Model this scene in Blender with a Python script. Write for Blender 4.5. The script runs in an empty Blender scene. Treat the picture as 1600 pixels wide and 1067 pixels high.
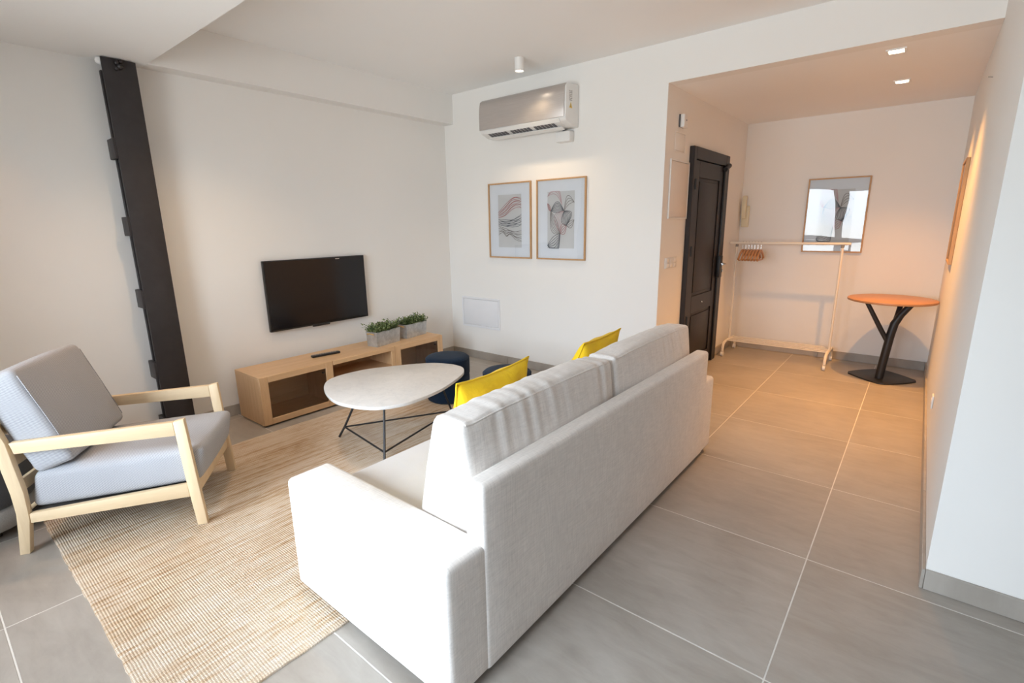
import bpy, bmesh, math, random
from mathutils import Vector, Matrix
random.seed(7)
SC = bpy.context.scene
COL = SC.collection

# ------------------------------------------------------------------ camera
CAM_H = 1.43
FPX = 778.7
R_X = (0.77671548, 0.13146116, -0.61597973)     # world X, Y, Z seen in camera axes (right, down, forward)
R_Y = (0.62966903, -0.18561398, 0.75436354)
R_Z = (-0.01516494, -0.9737892, -0.22694627)
cam = bpy.data.cameras.new('camera')
cam.sensor_width = 36.0
cam.lens = FPX / 1600 * 36.0
cam.clip_start = 0.02
camo = bpy.data.objects.new('camera', cam)
COL.objects.link(camo)
right = Vector((R_X[0], R_Y[0], R_Z[0]))
down = Vector((R_X[1], R_Y[1], R_Z[1]))
fwd = Vector((R_X[2], R_Y[2], R_Z[2])).normalized()
right = (right - fwd * right.dot(fwd)).normalized()
up = right.cross(fwd)
camo.matrix_world = Matrix(((right.x, up.x, -fwd.x, 0), (right.y, up.y, -fwd.y, 0), (right.z, up.z, -fwd.z, CAM_H), (0, 0, 0, 1)))
SC.camera = camo

# ------------------------------------------------------------------ daylight, exposure
SKY_STRENGTH = 42.0
world = bpy.data.worlds.new('daylight')
SC.world = world
world.use_nodes = True
bg = world.node_tree.nodes['Background']
bg.inputs[1].default_value = SKY_STRENGTH
_N, _L = world.node_tree.nodes, world.node_tree.links     # overcast sky: three times brighter overhead than at the horizon, pale street below
_tc = _N.new('ShaderNodeTexCoord'); _sp = _N.new('ShaderNodeSeparateXYZ'); _mr = _N.new('ShaderNodeMapRange'); _cr = _N.new('ShaderNodeValToRGB')
_mr.inputs['From Min'].default_value = -1.0
_L.new(_tc.outputs['Generated'], _sp.inputs[0]); _L.new(_sp.outputs['Z'], _mr.inputs[0]); _L.new(_mr.outputs[0], _cr.inputs[0]); _L.new(_cr.outputs[0], bg.inputs[0])
_e = _cr.color_ramp.elements
_e[0].position, _e[0].color = 0.0, (0.27, 0.275, 0.275, 1)
_e[1].position, _e[1].color = 1.0, (0.79, 0.89, 1.0, 1)
_k = _e.new(0.495); _k.color = (0.27, 0.28, 0.285, 1)
_k = _e.new(0.505); _k.color = (0.27, 0.30, 0.335, 1)
SC.view_settings.view_transform = 'Standard'
SC.view_settings.look = 'None'
SC.view_settings.gamma = 1.0
SC.view_settings.use_curve_mapping = False
SC.view_settings.exposure = 0.0
SC.cycles.max_bounces = 10
SC.cycles.diffuse_bounces = 6
SC.cycles.sample_clamp_indirect = 6.0

# room numbers (metres; camera stands over the origin)
XL, YB, YA, XD, XR = -4.06, 3.908, 6.10, -1.64, 0.175     # tv wall, cooler wall, alcove back, door wall, right wall
YR, XS, YN = -1.15, 2.30, 2.348                            # rear wall, side wall, face of the right-hand block
ZC, ZL = 2.733, 2.45                                       # main and lower ceilings
WIN = [(-2.95, -1.575), (-1.475, -0.30)]
WZ0, WZ1 = 0.45, 2.12
for x0, x1 in WIN:                                          # sky portals in the window openings
    li = bpy.data.lights.new('window_portal', 'AREA')
    li.shape = 'RECTANGLE'
    li.size = x1 - x0
    li.size_y = WZ1 - WZ0
    li.cycles.is_portal = True
    lo = bpy.data.objects.new('window_portal', li)
    lo.location = ((x0 + x1) / 2, YR - 0.10, (WZ0 + WZ1) / 2)
    lo.rotation_euler = (math.pi / 2, 0, 0)
    COL.objects.link(lo)

# ------------------------------------------------------------------ materials
MATS = {}
def nt(name):
    m = bpy.data.materials.new(name)
    m.use_nodes = True
    MATS[name] = m
    return m, m.node_tree.nodes, m.node_tree.links, m.node_tree.nodes['Principled BSDF']
def coords(N, Lk, scale=(1, 1, 1), rnd=False):
    tc = N.new('ShaderNodeTexCoord')
    mp = N.new('ShaderNodeMapping')
    mp.inputs['Scale'].default_value = scale
    Lk.new(tc.outputs['Object'], mp.inputs['Vector'])
    if rnd:
        oi = N.new('ShaderNodeObjectInfo')
        mu = N.new('ShaderNodeMath'); mu.operation = 'MULTIPLY'; mu.inputs[1].default_value = 50
        Lk.new(oi.outputs['Random'], mu.inputs[0])
        Lk.new(mu.outputs[0], mp.inputs['Location'])
    return mp
def noise(N, Lk, mp, scale, detail=4, rough=0.55, dist=0):
    n = N.new('ShaderNodeTexNoise')
    n.inputs['Scale'].default_value = scale
    n.inputs['Detail'].default_value = detail
    n.inputs['Roughness'].default_value = rough
    n.inputs['Distortion'].default_value = dist
    Lk.new(mp.outputs[0], n.inputs['Vector'])
    return n
def ramp(N, Lk, src, stops):
    r = N.new('ShaderNodeValToRGB')
    e = r.color_ramp.elements
    e[0].position, e[0].color = stops[0][0], (*stops[0][1], 1)
    e[1].position, e[1].color = stops[-1][0], (*stops[-1][1], 1)
    for p, c in stops[1:-1]:
        k = e.new(p); k.color = (*c, 1)
    Lk.new(src, r.inputs[0])
    return r
def bump(N, Lk, src, B, strength, dist):
    b = N.new('ShaderNodeBump')
    b.inputs['Strength'].default_value = strength
    b.inputs['Distance'].default_value = dist
    Lk.new(src, b.inputs['Height'])
    Lk.new(b.outputs[0], B.inputs['Normal'])
    return b
def plain(name, col, rough=0.5, metal=0.0, var=0.04, nscale=6.0, bstr=0.0, bscale=200.0, bdist=0.001, spec=0.5, coat=0.0):
    m, N, Lk, B = nt(name)
    mp = coords(N, Lk)
    n = noise(N, Lk, mp, nscale)
    lo = tuple(max(0, c * (1 - var)) for c in col)
    hi = tuple(min(1, c * (1 + var)) for c in col)
    r = ramp(N, Lk, n.outputs['Fac'], [(0.3, lo), (0.7, hi)])
    Lk.new(r.outputs[0], B.inputs['Base Color'])
    B.inputs['Roughness'].default_value = rough
    B.inputs['Metallic'].default_value = metal
    B.inputs['Specular IOR Level'].default_value = spec
    B.inputs['Coat Weight'].default_value = coat
    if bstr:
        n2 = noise(N, Lk, mp, bscale, 2)
        bump(N, Lk, n2.outputs['Fac'], B, bstr, bdist)
    return m
def wood(name, c1, c2, axis, scale=5.0, stretch=14.0, rough=0.45, contrast=(0.3, 0.7)):
    m, N, Lk, B = nt(name)
    s = [stretch, stretch, stretch]; s['xyz'.index(axis)] = 1.0
    mp = coords(N, Lk, tuple(s), rnd=True)
    n = noise(N, Lk, mp, scale * 0.5, 6, 0.6, 0.6)
    n2 = noise(N, Lk, mp, scale * 5, 3, 0.7)
    mx = N.new('ShaderNodeMix'); mx.data_type = 'FLOAT'; mx.inputs[0].default_value = 0.3
    Lk.new(n.outputs['Fac'], mx.inputs[2]); Lk.new(n2.outputs['Fac'], mx.inputs[3])
    r = ramp(N, Lk, mx.outputs[0], [(contrast[0], c2), (contrast[1], c1)])
    Lk.new(r.outputs[0], B.inputs['Base Color'])
    B.inputs['Roughness'].default_value = rough
    bump(N, Lk, n2.outputs['Fac'], B, 0.08, 0.001)
    return m
def fabric(name, col, var=0.05, weave=420.0, bstr=0.35, rough=0.9, soft=9.0, soft_str=0.0, tw=None, sheen=0.1, slub=False):
    m, N, Lk, B = nt(name)
    mp = coords(N, Lk)
    n = noise(N, Lk, mp, 5, 3)
    n2 = noise(N, Lk, mp, weave, 2, 0.6)
    mx = N.new('ShaderNodeMix'); mx.data_type = 'FLOAT'; mx.inputs[0].default_value = 0.55
    Lk.new(n.outputs['Fac'], mx.inputs[2]); Lk.new(n2.outputs['Fac'], mx.inputs[3])
    if slub:                                                 # thick and thin yarns crossing
        ma = noise(N, Lk, coords(N, Lk, (240, 18, 240)), 1.0, 2); mb = noise(N, Lk, coords(N, Lk, (18, 240, 18)), 1.0, 2)
        m2 = N.new('ShaderNodeMix'); m2.data_type = 'FLOAT'; m2.inputs[0].default_value = 0.5
        Lk.new(ma.outputs['Fac'], m2.inputs[2]); Lk.new(mb.outputs['Fac'], m2.inputs[3])
        m3 = N.new('ShaderNodeMix'); m3.data_type = 'FLOAT'; m3.inputs[0].default_value = 0.75
        Lk.new(mx.outputs[0], m3.inputs[2]); Lk.new(m2.outputs[0], m3.inputs[3]); mx = m3
    lo = tuple(c * (1 - var * 1.6) for c in col); hi = tuple(min(1, c * (1 + var * 1.6)) for c in col)
    r = ramp(N, Lk, mx.outputs[0], [(0.35, lo), (0.65, hi)])
    out = r.outputs[0]
    if tw:                                                   # fine two-tone twill
        w = N.new('ShaderNodeTexWave'); w.wave_type = 'BANDS'; w.bands_direction = 'DIAGONAL'
        w.inputs['Scale'].default_value = tw[1]; w.inputs['Distortion'].default_value = 1.5; w.inputs['Detail'].default_value = 1
        Lk.new(mp.outputs[0], w.inputs['Vector'])
        mc = N.new('ShaderNodeMix'); mc.data_type = 'RGBA'
        Lk.new(w.outputs['Fac'], mc.inputs[0]); Lk.new(out, mc.inputs[6]); mc.inputs[7].default_value = (*tw[0], 1)
        out = mc.outputs[2]
    Lk.new(out, B.inputs['Base Color'])
    B.inputs['Roughness'].default_value = rough
    B.inputs['Sheen Weight'].default_value = sheen
    B.inputs['Specular IOR Level'].default_value = 0.2
    h = n2.outputs['Fac']
    b = bump(N, Lk, h, B, bstr, 0.0015)
    if soft_str:
        n3 = noise(N, Lk, mp, soft, 3, 0.5, 0.4)
        b2 = N.new('ShaderNodeBump'); b2.inputs['Strength'].default_value = soft_str; b2.inputs['Distance'].default_value = 0.02
        Lk.new(n3.outputs['Fac'], b2.inputs['Height']); Lk.new(b.outputs[0], b2.inputs['Normal']); Lk.new(b2.outputs[0], B.inputs['Normal'])
    return m
def emit(name, col, strength):
    m, N, Lk, B = nt(name)
    B.inputs['Base Color'].default_value = (*col, 1)
    B.inputs['Emission Color'].default_value = (*col, 1)
    B.inputs['Emission Strength'].default_value = strength
    return m
def pane_mat(name, tint=(1, 1, 1), ior=1.55, rough=0.0):
    m = bpy.data.materials.new(name); m.use_nodes = True; MATS[name] = m
    N, Lk = m.node_tree.nodes, m.node_tree.links
    N.clear()
    o = N.new('ShaderNodeOutputMaterial'); t = N.new('ShaderNodeBsdfTransparent'); g = N.new('ShaderNodeBsdfGlossy')
    f = N.new('ShaderNodeFresnel'); x = N.new('ShaderNodeMixShader')
    t.inputs[0].default_value = (*tint, 1); g.inputs['Roughness'].default_value = rough; f.inputs[0].default_value = ior
    Lk.new(f.outputs[0], x.inputs[0]); Lk.new(t.outputs[0], x.inputs[1]); Lk.new(g.outputs[0], x.inputs[2]); Lk.new(x.outputs[0], o.inputs[0])
    return m

WALL = plain('wall_paint', (0.83, 0.82, 0.80), 0.75, var=0.012, nscale=1.2, bstr=0.08, bscale=90, bdist=0.0008, spec=0.25)
CEIL = plain('ceiling_paint', (0.88, 0.88, 0.875), 0.8, var=0.01, nscale=1.0, spec=0.2)
WHITE = plain('white_plastic', (0.80, 0.80, 0.79), 0.4, var=0.02)
WHITE_LACQ = plain('white_lacquer', (0.78, 0.79, 0.82), 0.4, var=0.015)
CREAM_PANEL = plain('cream_panel_paint', (0.74, 0.68, 0.63), 0.55, var=0.02)
IVORY = plain('ivory_plastic', (0.74, 0.68, 0.50), 0.4, var=0.02)
BLACK_STEEL = plain('black_paint_on_steel', (0.030, 0.026, 0.028), 0.5, var=0.15, nscale=12, bstr=0.3, bscale=30, bdist=0.003)
BLACK_METAL = plain('black_powder_coat', (0.016, 0.016, 0.018), 0.45, var=0.1, bstr=0.1, bscale=300)
BLACK_PLASTIC = plain('black_plastic', (0.012, 0.012, 0.013), 0.35, var=0.1)
SCREEN = plain('screen_glass', (0.010, 0.009, 0.010), 0.14, var=0.02, spec=0.35)
DOOR_DARK = plain('dark_door_paint', (0.011, 0.0075, 0.0085), 0.45, var=0.15, nscale=20)
CHROME = plain('brushed_chrome', (0.6, 0.6, 0.6), 0.25, 1.0, var=0.05)
CREAM_METAL = plain('cream_painted_steel', (0.80, 0.75, 0.66), 0.4, var=0.02)
GREY_RUBBER = plain('grey_rubber', (0.25, 0.24, 0.23), 0.6)
PAPER = plain('mat_board', (0.84, 0.84, 0.85), 0.8, var=0.01)
ART = plain('art_paper', (0.69, 0.67, 0.645), 0.8, var=0.02)
INK_RED = plain('red_ink', (0.42, 0.14, 0.13), 0.8, var=0.15, nscale=40)
INK_DARK = plain('charcoal_ink', (0.09, 0.095, 0.11), 0.8, var=0.2, nscale=40)
INK_TAUPE = plain('taupe_ink', (0.22, 0.19, 0.17), 0.8, var=0.2, nscale=40)
INK_PINK = plain('pink_ink', (0.58, 0.38, 0.38), 0.8, var=0.15, nscale=40)
ACRYLIC = pane_mat('acrylic_pane', (0.98, 0.98, 0.985), 1.75)
GLASS = pane_mat('window_glass', (0.98, 0.99, 0.99), 1.5)
SMOKE = pane_mat('smoked_glass', (0.98, 0.965, 0.93), 1.38, 0.02)
DOT_DARK = plain('dark_print', (0.12, 0.12, 0.13), 0.6)
WARN = plain('yellow_sticker', (0.75, 0.50, 0.08), 0.5)

OAK_Y = wood('oak_veneer_lengthwise', (0.70, 0.465, 0.265), (0.57, 0.36, 0.19), 'y', 4, 16)
OAK_Z = wood('oak_veneer_upright', (0.70, 0.465, 0.265), (0.55, 0.34, 0.175), 'z', 4, 16)
BIRCH = wood('pale_birch', (0.80, 0.64, 0.43), (0.70, 0.53, 0.33), 'x', 4, 12, 0.5)
BIRCH_Z = wood('pale_birch_upright', (0.80, 0.64, 0.43), (0.70, 0.53, 0.33), 'z', 4, 12, 0.5)
FRAME_WOOD = wood('oak_picture_frame', (0.55, 0.34, 0.17), (0.45, 0.26, 0.12), 'z', 8, 8, 0.5)
TABLE_WOOD = wood('orange_beech', (0.52, 0.27, 0.135), (0.43, 0.21, 0.10), 'x', 4, 14, 0.4)
HANGER_WOOD = wood('hanger_beech', (0.55, 0.27, 0.11), (0.42, 0.19, 0.07), 'y', 8, 8, 0.4)

SOFA = fabric('ivory_linen_weave', (0.80, 0.76, 0.725), 0.085, 520, 0.35, soft=7, soft_str=0.03, slub=True)
SOFA_CUSH = fabric('ivory_linen_cushion', (0.80, 0.765, 0.735), 0.075, 520, 0.3, soft=11, soft_str=0.10, slub=True)
SOFA_SEAT = fabric('ivory_seat_cloth', (0.70, 0.69, 0.69), 0.03, 520, 0.2)
DARK_CLOTH = plain('dark_lining', (0.05, 0.045, 0.04), 0.9)
CHAIR_CLOTH = fabric('grey_twill', (0.52, 0.53, 0.56), 0.05, 380, 0.4, tw=((0.29, 0.30, 0.33), 66))
YELLOW = fabric('yellow_cotton', (0.86, 0.57, 0.02), 0.05, 500, 0.3, soft=12, soft_str=0.35)
NAVY = fabric('navy_velvet', (0.007, 0.020, 0.045), 0.25, 200, 0.2, 0.85, soft=14, soft_str=0.1, sheen=0.04)
DARK_GREY_CLOTH = fabric('dark_grey_felt', (0.10, 0.105, 0.12), 0.1, 300, 0.3)
MID_GREY_CLOTH = fabric('mid_grey_felt', (0.34, 0.33, 0.32), 0.1, 300, 0.3)

def make_tile():
    m, N, Lk, B = nt('stone_effect_tile')
    mp = coords(N, Lk, rnd=True)
    n1 = noise(N, Lk, mp, 1.6, 6, 0.6, 0.8)
    mp2 = coords(N, Lk, (2.0, 7.0, 1), rnd=True)
    n2 = noise(N, Lk, mp2, 2.5, 5, 0.65, 0.5)
    n3 = noise(N, Lk, mp, 60, 2)
    mx = N.new('ShaderNodeMix'); mx.data_type = 'FLOAT'; mx.inputs[0].default_value = 0.45
    Lk.new(n1.outputs['Fac'], mx.inputs[2]); Lk.new(n2.outputs['Fac'], mx.inputs[3])
    r = ramp(N, Lk, mx.outputs[0], [(0.32, (0.31, 0.28, 0.245)), (0.5, (0.385, 0.352, 0.315)), (0.68, (0.455, 0.425, 0.388))])
    Lk.new(r.outputs[0], B.inputs['Base Color'])
    rr = ramp(N, Lk, n2.outputs['Fac'], [(0.3, (0.36,) * 3), (0.7, (0.48,) * 3)])
    Lk.new(rr.outputs[0], B.inputs['Roughness'])
    bump(N, Lk, n3.outputs['Fac'], B, 0.05, 0.0006)
    return m
TILE = make_tile()
GROUT = plain('pale_grout', (0.72, 0.70, 0.66), 0.9, var=0.10, nscale=12)

def make_rug():
    m, N, Lk, B = nt('jute_weave')
    mp = coords(N, Lk, (55, 0.9, 1))
    n1 = noise(N, Lk, mp, 1.0, 3, 0.6)
    mpb = coords(N, Lk, (120, 14, 1))
    n2 = noise(N, Lk, mpb, 1.0, 2, 0.6)
    mpc = coords(N, Lk)
    n3 = noise(N, Lk, mpc, 2.2, 4, 0.6)
    mx = N.new('ShaderNodeMix'); mx.data_type = 'FLOAT'; mx.inputs[0].default_value = 0.4
    Lk.new(n1.outputs['Fac'], mx.inputs[2]); Lk.new(n2.outputs['Fac'], mx.inputs[3])
    mx2 = N.new('ShaderNodeMix'); mx2.data_type = 'FLOAT'; mx2.inputs[0].default_value = 0.25
    Lk.new(mx.outputs[0], mx2.inputs[2]); Lk.new(n3.outputs['Fac'], mx2.inputs[3])
    r = ramp(N, Lk, mx2.outputs[0], [(0.33, (0.38, 0.235, 0.13)), (0.42, (0.62, 0.44, 0.28)), (0.50, (0.78, 0.64, 0.49)), (0.64, (0.89, 0.81, 0.72))])
    # ribs across and yarn rows along
    def wave(direction, scale, dist):
        w = N.new('ShaderNodeTexWave'); w.wave_type = 'BANDS'; w.bands_direction = direction
        w.inputs['Scale'].default_value = scale; w.inputs['Distortion'].default_value = dist
        w.inputs['Detail'].default_value = 1; w.inputs['Detail Scale'].default_value = 0.6
        Lk.new(mpc.outputs[0], w.inputs['Vector']); return w
    wy = wave('Y', 35.0, 1.2)
    wx = wave('X', 38.0, 1.5)
    mu = N.new('ShaderNodeMath'); mu.operation = 'MULTIPLY'
    Lk.new(wx.outputs['Fac'], mu.inputs[0]); Lk.new(wy.outputs['Fac'], mu.inputs[1])
    cr = ramp(N, Lk, mu.outputs[0], [(0.0, (0.70, 0.67, 0.65)), (0.4, (1, 1, 1))])
    mc = N.new('ShaderNodeMix'); mc.data_type = 'RGBA'; mc.blend_type = 'MULTIPLY'; mc.inputs[0].default_value = 1
    Lk.new(r.outputs[0], mc.inputs[6]); Lk.new(cr.outputs[0], mc.inputs[7])
    Lk.new(mc.outputs[2], B.inputs['Base Color'])
    B.inputs['Roughness'].default_value = 0.95
    B.inputs['Specular IOR Level'].default_value = 0.1
    bump(N, Lk, mu.outputs[0], B, 0.7, 0.004)
    return m
RUG = make_rug()

def make_marble():
    m, N, Lk, B = nt('pale_marble')
    mp = coords(N, Lk)
    n = noise(N, Lk, mp, 9, 8, 0.65, 1.2)
    n2 = noise(N, Lk, mp, 70, 3, 0.7)
    mx = N.new('ShaderNodeMix'); mx.data_type = 'FLOAT'; mx.inputs[0].default_value = 0.35
    Lk.new(n.outputs['Fac'], mx.inputs[2]); Lk.new(n2.outputs['Fac'], mx.inputs[3])
    r = ramp(N, Lk, mx.outputs[0], [(0.32, (0.60, 0.605, 0.61)), (0.5, (0.69, 0.69, 0.685)), (0.66, (0.74, 0.735, 0.73))])
    Lk.new(r.outputs[0], B.inputs['Base Color'])
    B.inputs['Roughness'].default_value = 0.28
    return m
MARBLE = make_marble()

def make_brushed():
    m, N, Lk, B = nt('brushed_silver')
    mp = coords(N, Lk, (1, 1, 90))
    n = noise(N, Lk, mp, 6, 3)
    r = ramp(N, Lk, n.outputs['Fac'], [(0.3, (0.58, 0.545, 0.53)), (0.7, (0.66, 0.625, 0.61))])
    Lk.new(r.outputs[0], B.inputs['Base Color'])
    B.inputs['Metallic'].default_value = 0.85
    B.inputs['Roughness'].default_value = 0.36
    return m
SILVER = make_brushed()

def make_zinc():
    m, N, Lk, B = nt('galvanised_zinc')
    mp = coords(N, Lk)
    n = noise(N, Lk, mp, 22, 5, 0.6, 0.6)
    r = ramp(N, Lk, n.outputs['Fac'], [(0.3, (0.40, 0.41, 0.41)), (0.7, (0.62, 0.63, 0.63))])
    Lk.new(r.outputs[0], B.inputs['Base Color'])
    B.inputs['Metallic'].default_value = 0.7
    rr = ramp(N, Lk, n.outputs['Fac'], [(0.3, (0.3,) * 3), (0.7, (0.5,) * 3)])
    Lk.new(rr.outputs[0], B.inputs['Roughness'])
    return m
ZINC = make_zinc()

def make_leaf():
    m, N, Lk, B = nt('small_leaf_green')
    mp = coords(N, Lk)
    n = noise(N, Lk, mp, 45, 2)
    r = ramp(N, Lk, n.outputs['Fac'], [(0.30, (0.05, 0.095, 0.03)), (0.5, (0.15, 0.215, 0.075)), (0.68, (0.36, 0.42, 0.22))])
    Lk.new(r.outputs[0], B.inputs['Base Color'])
    B.inputs['Roughness'].default_value = 0.5
    return m
LEAF = make_leaf()
SOIL = plain('dark_soil', (0.05, 0.035, 0.025), 0.95)
JUTE = plain('rope', (0.52, 0.34, 0.15), 0.9)

# ------------------------------------------------------------------ object helpers
def tag(o, label=None, cat=None, group=None, kind=None):
    for k, v in (('label', label), ('category', cat), ('group', group), ('kind', kind)):
        if v:
            o[k] = v
    return o
def thing(name, loc, rz=0.0, label=None, cat=None, group=None, kind=None):
    e = bpy.data.objects.new(name, None)
    e.empty_display_size = 0.1
    e.location = loc
    e.rotation_euler = (0, 0, rz)
    COL.objects.link(e)
    return tag(e, label, cat, group, kind)
def mesh_obj(name, me, parent=None, loc=(0, 0, 0), rot=(0, 0, 0)):
    o = bpy.data.objects.new(name, me)
    COL.objects.link(o)
    o.parent = parent
    o.location = loc
    o.rotation_euler = rot
    return o
def from_bm(name, bm, mat, parent=None, smooth=False, angle=None, loc=(0, 0, 0), rot=(0, 0, 0)):
    bmesh.ops.recalc_face_normals(bm, faces=bm.faces)
    me = bpy.data.meshes.new(name)
    bm.to_mesh(me)
    bm.free()
    me.materials.append(mat)
    if smooth:
        me.shade_smooth()
        if angle:
            me.set_sharp_from_angle(angle=math.radians(angle))
    return mesh_obj(name, me, parent, loc, rot)
def add_box(bm, x0, x1, y0, y1, z0, z1, M=None):
    vs = [bm.verts.new((x, y, z)) for x in (x0, x1) for y in (y0, y1) for z in (z0, z1)]
    for f in ((0, 1, 3, 2), (4, 6, 7, 5), (0, 4, 5, 1), (2, 3, 7, 6), (0, 2, 6, 4), (1, 5, 7, 3)):
        bm.faces.new([vs[i] for i in f])
    if M:
        for v in vs:
            v.co = M @ v.co
    return vs
def box(name, x0, x1, y0, y1, z0, z1, mat, parent=None, bev=0.0, seg=2):
    bm = bmesh.new()
    add_box(bm, x0, x1, y0, y1, z0, z1)
    if bev:
        bmesh.ops.bevel(bm, geom=list(bm.edges), offset=bev, segments=seg, affect='EDGES', profile=0.5)
    return from_bm(name, bm, mat, parent, smooth=bool(bev), angle=40)
def add_tube(bm, pts, r, seg=10, caps=True, radii=None):
    pts = [Vector(p) for p in pts]
    rings = []
    prev = None
    for i, p in enumerate(pts):
        t = (pts[min(i + 1, len(pts) - 1)] - pts[max(i - 1, 0)]).normalized()
        a = prev if prev is not None else (Vector((0, 0, 1)) if abs(t.z) < 0.9 else Vector((1, 0, 0)))
        n = (a - t * a.dot(t)).normalized()
        prev = n
        b = t.cross(n)
        rr = radii[i] if radii else r
        rings.append([bm.verts.new(p + n * (math.cos(2 * math.pi * k / seg) * rr) + b * (math.sin(2 * math.pi * k / seg) * rr)) for k in range(seg)])
    for A, Bq in zip(rings, rings[1:]):
        for k in range(seg):
            bm.faces.new((A[k], A[(k + 1) % seg], Bq[(k + 1) % seg], Bq[k]))
    if caps:
        bm.faces.new(rings[0][::-1])
        bm.faces.new(rings[-1])
def tube(name, pts, r, mat, parent=None, seg=10, radii=None):
    bm = bmesh.new()
    add_tube(bm, pts, r, seg, True, radii)
    return from_bm(name, bm, mat, parent, True, 50)
def lathe(name, prof, mat, parent=None, seg=40, loc=(0, 0, 0), angle=45):
    """prof: (radius, z) from bottom centre to top centre"""
    bm = bmesh.new()
    rings = []
    for r, z in prof:
        if r < 1e-6:
            rings.append([bm.verts.new((0, 0, z))])
        else:
            rings.append([bm.verts.new((r * math.cos(2 * math.pi * k / seg), r * math.sin(2 * math.pi * k / seg), z)) for k in range(seg)])
    for A, Bq in zip(rings, rings[1:]):
        for k in range(seg):
            k2 = (k + 1) % seg
            if len(A) == 1 and len(Bq) > 1:
                bm.faces.new((A[0], Bq[k2], Bq[k]))
            elif len(Bq) == 1 and len(A) > 1:
                bm.faces.new((A[k], A[k2], Bq[0]))
            elif len(A) > 1:
                bm.faces.new((A[k], A[k2], Bq[k2], Bq[k]))
    return from_bm(name, bm, mat, parent, True, angle, loc)
def prism(name, pts, axis, a0, a1, mat, parent=None, bev=0.0, angle=35):
    """extrude a closed 2-D outline along axis; pts are the two other coordinates in xyz order"""
    bm = bmesh.new()
    def put(p, a):
        if axis == 'x': return (a, p[0], p[1])
        if axis == 'y': return (p[0], a, p[1])
        return (p[0], p[1], a)
    A = [bm.verts.new(put(p, a0)) for p in pts]
    Bq = [bm.verts.new(put(p, a1)) for p in pts]
    n = len(pts)
    bm.faces.new(A); bm.faces.new(Bq[::-1])
    for k in range(n):
        bm.faces.new((A[k], A[(k + 1) % n], Bq[(k + 1) % n], Bq[k]))
    if bev:
        bmesh.ops.recalc_face_normals(bm, faces=bm.faces)
        es = [e for e in bm.edges if e.calc_face_angle(0) > math.radians(angle)]
        bmesh.ops.bevel(bm, geom=es, offset=bev, segments=2, affect='EDGES', profile=0.5)
    return from_bm(name, bm, mat, parent, True, angle)
def hnoise(x, y, z, s):
    from mathutils import noise as mn
    return mn.noise(Vector((x * s, y * s, z * s)))
def softbox(name, sx, sy, sz, r, mat, parent=None, n=(8, 8, 8), bulge=(0, 0, 0), wrinkle=0.0, wscale=6.0, deform=None, loc=(0, 0, 0), seed=0.0, rot=(0, 0, 0)):
    """rounded, softly swollen upholstery block centred on its own origin"""
    H = (sx / 2, sy / 2, sz / 2)
    def axis(h, k):
        q = [-h, -h + r * 0.12, -h + r * 0.3, -h + r * 0.6, -h + r]
        inner = [(-h + r) + (2 * h - 2 * r) * i / k for i in range(1, k)]
        return q + inner + [-v for v in q[::-1]]
    AX = [axis(H[i], n[i]) for i in range(3)]
    bm = bmesh.new()
    cache = {}
    def vert(p):
        key = tuple(round(c, 6) for c in p)
        if key not in cache:
            cl = Vector([max(-H[i] + r, min(H[i] - r, p[i])) for i in range(3)])
            dv = Vector(p) - cl
            q = cl + dv.normalized() * r if dv.length > 1e-9 else Vector(p)
            u = [q[i] / H[i] for i in range(3)]
            g = Vector((0, 0, 0))
            for i in range(3):
                j, k = (i + 1) % 3, (i + 2) % 3
                g[i] = u[i] * bulge[i] * max(0, 1 - u[j] ** 2) * max(0, 1 - u[k] ** 2)
            if wrinkle:
                nn = q.normalized()
                w = hnoise(q.x + seed, q.y, q.z + seed, wscale) + 0.5 * hnoise(q.x, q.y + seed, q.z, wscale * 2.3)
                g += nn * w * wrinkle
            q = q + g
            if deform:
                q = Vector(deform(q))
            cache[key] = bm.verts.new(q)
        return cache[key]
    for i in range(3):
        j, k = (i + 1) % 3, (i + 2) % 3
        for s in (-1, 1):
            for a in range(len(AX[j]) - 1):
                for b in range(len(AX[k]) - 1):
                    quad = []
                    for (da, db) in ((0, 0), (1, 0), (1, 1), (0, 1)):
                        p = [0, 0, 0]
                        p[i] = s * H[i]; p[j] = AX[j][a + da]; p[k] = AX[k][b + db]
                        quad.append(vert(p))
                    try:
                        bm.faces.new(quad)
                    except ValueError:
                        pass
    return from_bm(name, bm, mat, parent, True, None, loc, rot)
def copy_tree(o, parent=None):
    c = o.copy()
    COL.objects.link(c)
    c.parent = parent
    for ch in list(o.children):
        copy_tree(ch, c)
    return c
def catmull(pts, k, closed=True):
    out = []
    n = len(pts)
    rng = range(n) if closed else range(n - 1)
    for i in rng:
        if closed:
            p = [Vector(pts[(i + j) % n]) for j in (-1, 0, 1, 2)]
        else:
            p = [Vector(pts[max(0, min(n - 1, i + j))]) for j in (-1, 0, 1, 2)]
        for s in range(k):
            t = s / k
            out.append(0.5 * ((2 * p[1]) + (p[2] - p[0]) * t + (2 * p[0] - 5 * p[1] + 4 * p[2] - p[3]) * t * t + (3 * p[1] - p[0] - 3 * p[2] + p[3]) * t ** 3))
    if not closed:
        out.append(Vector(pts[-1]))
    return out
def spot(parent, z, col, watts, angle, blend, size=0.03, name='lamp_light', tilt=(0, 0, 0)):
    li = bpy.data.lights.new(name, 'SPOT')
    li.energy = watts
    li.color = col
    li.spot_size = math.radians(angle)
    li.spot_blend = blend
    li.shadow_soft_size = size
    o = bpy.data.objects.new(name, li)
    COL.objects.link(o)
    o.parent = parent
    o.location = (0, 0, z)
    o.rotation_euler = tilt
    return o

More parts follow.
